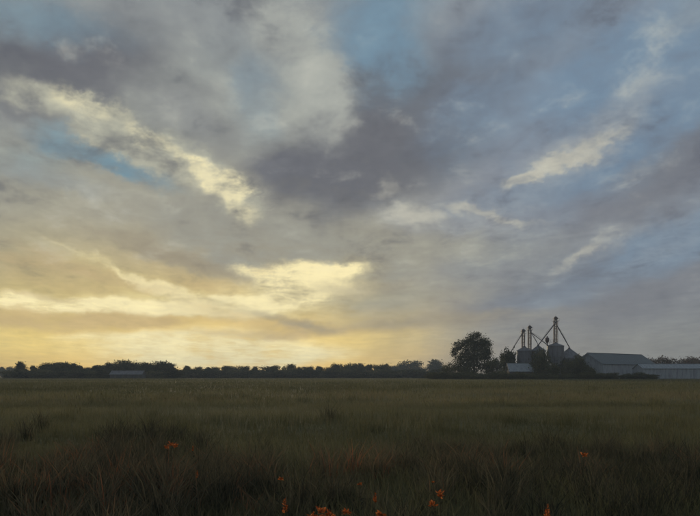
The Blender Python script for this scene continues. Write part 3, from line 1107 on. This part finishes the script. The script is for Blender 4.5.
# ------------------------------------------------------------------ orange flowers in the near weeds
def flower(px, py, D, h, kind, label, seed, size=1.0):
    """py gives nothing but the row of the bloom; the plant is rooted on the ground at D"""
    r = np.random.default_rng(seed)
    x = at(px, D)
    z = float(gz(np.array(x), np.array(D)))
    t = empty('orange_wildflower', (x, D, z))
    lean = (r.uniform(-.03, .03), r.uniform(-.03, .03))
    tops = {'spike': [(0, 0, h)], 'star': [(0, 0, h)], 'pair': [(.03, 0, h), (-.035, .01, h - .09)],
            'cluster': [(0, 0, h), (.07, .02, h - .03), (-.06, -.01, h - .05)]}[kind]
    for (ox, oy, th) in tops:
        MB().tube([(0, 0, -.02), (ox * .3 + lean[0], oy * .3 + lean[1], th * .5), (ox, oy, th)], [.006, .005, .003], 6).build('stem', M['stem'], t)
    # narrow leaves up the stem
    lm = MB()
    for k in range(9):
        a = r.uniform(0, 6.28)
        z0 = h * (.12 + .07 * k)
        l = r.uniform(.07, .13)
        ca, sa = math.cos(a), math.sin(a)
        lm.add([(0, 0, z0), (ca * l * .5 - sa * .012, sa * l * .5 + ca * .012, z0 + l * .35),
                (ca * l, sa * l, z0 + l * .3), (ca * l * .5 + sa * .012, sa * l * .5 - ca * .012, z0 + l * .35)], [(0, 1, 2, 3)])
        if k % 3 == 2:
            me = bpy.data.meshes.new('leaf')
            me.from_pydata(lm.v, [], lm.f)
            me.update()
            link('leaf', me, M['weed'], t)
            lm = MB()
    for (ox, oy, th) in tops:
        n = {'spike': 46, 'star': 22, 'pair': 34, 'cluster': 40}[kind]
        V, C = [], []
        for k in range(n):
            if kind == 'spike':
                f = k / n
                c = Vector((ox, oy, th - .13 * size + f * .16 * size))
                l = (.055 - .035 * f) * size
                up = .8
            elif kind == 'star':
                c = Vector((ox, oy, th))
                l = .075 * size
                up = r.uniform(-.5, 1.2)
            else:
                c = Vector((ox + r.normal(0, .016) * size, oy + r.normal(0, .016) * size, th + r.normal(0, .016) * size))
                l = .045 * size
                up = r.uniform(.0, 1.2)
            a = r.uniform(0, 6.28)
            dv = Vector((math.cos(a), math.sin(a), up)).normalized() * l * r.uniform(.7, 1.2)
            sd = dv.cross(Vector((r.normal(), r.normal(), r.normal()))).normalized() * l * .28
            sd *= .7
            V += [c, c + dv * .55 + sd, c + dv, c + dv * .55 - sd]
            C += [float(np.clip(r.uniform(.1, 1.0), 0, 1))] * 4
        me = mesh_np('bloom', np.array([tuple(q) for q in V]), np.arange(len(V)), 4, C)
        link('bloom', me, M['petal'], t)
    tag(t, label, 'wildflower', 'orange wildflowers in the near weeds')


def dist(py, h):
    return (EYE - h) * F / (py - HY)


for px, py, h, kind, lab, size in (
        (285, 502, .62, 'spike', 'upright orange flower spike near the bottom edge, left of the middle', 1.0),
        (321, 513, .60, 'cluster', 'bright orange flower cluster cut by the bottom edge at the middle', 1.1),
        (437, 494, .64, 'pair', 'orange wildflower with two blooms, one above the other', 1.15),
        (547, 507, .60, 'spike', 'narrow orange flower spike at the bottom edge on the right', .95),
        (584, 455, .60, 'star', 'single orange red star bloom farthest back on the right', 1.1),
        (171, 443, .62, 'cluster', 'dull red orange flower cluster farthest back on the left', 1.2),
        (193, 445, .58, 'spike', 'faint red flower spike just right of the back left cluster', .7),
        (197, 471, .56, 'spike', 'small dark red flower spike below the back left cluster', .7),
        (375, 493, .62, 'spike', 'thin faint orange flower spike right of the middle', .75),
        (360, 482, .60, 'star', 'tiny orange bloom beside the thin spike at the middle', .5),
        (347, 513, .56, 'star', 'small orange bloom at the bottom edge, just left of the thin spike', .8),
        (381, 514, .54, 'star', 'small orange bloom at the bottom edge, right of the thin spike', .8),
        (281, 477, .60, 'star', 'small pinkish orange bloom above the left flower spike', .6),
        (433, 481, .62, 'star', 'tiny orange bloom above the plant with two blooms', .35)):
    flower(px, py, dist(py, h), h, kind, lab, int(px * 7 + py), size * .8)

# ------------------------------------------------------------------ evening haze over the fields
hm = bpy.data.materials.new('evening_haze')
hm.use_nodes = True
hn = Nodes(hm.node_tree)
pv = hn.new('ShaderNodeVolumePrincipled')
pv.inputs['Color'].default_value = (0.72, 0.86, 1.0, 1)
pv.inputs['Density'].default_value = 0.00020
pv.inputs['Anisotropy'].default_value = 0.2
ho = hn.new('ShaderNodeOutputMaterial')
hn.t.links.new(pv.outputs[0], ho.inputs['Volume'])
haze = MB().box(-1500, 1500, -200, 2350, -1.0, 48.0).build('haze', hm)
haze['kind'] = 'stuff'
tag(haze, 'thin bluish evening haze over the far fields', 'haze')
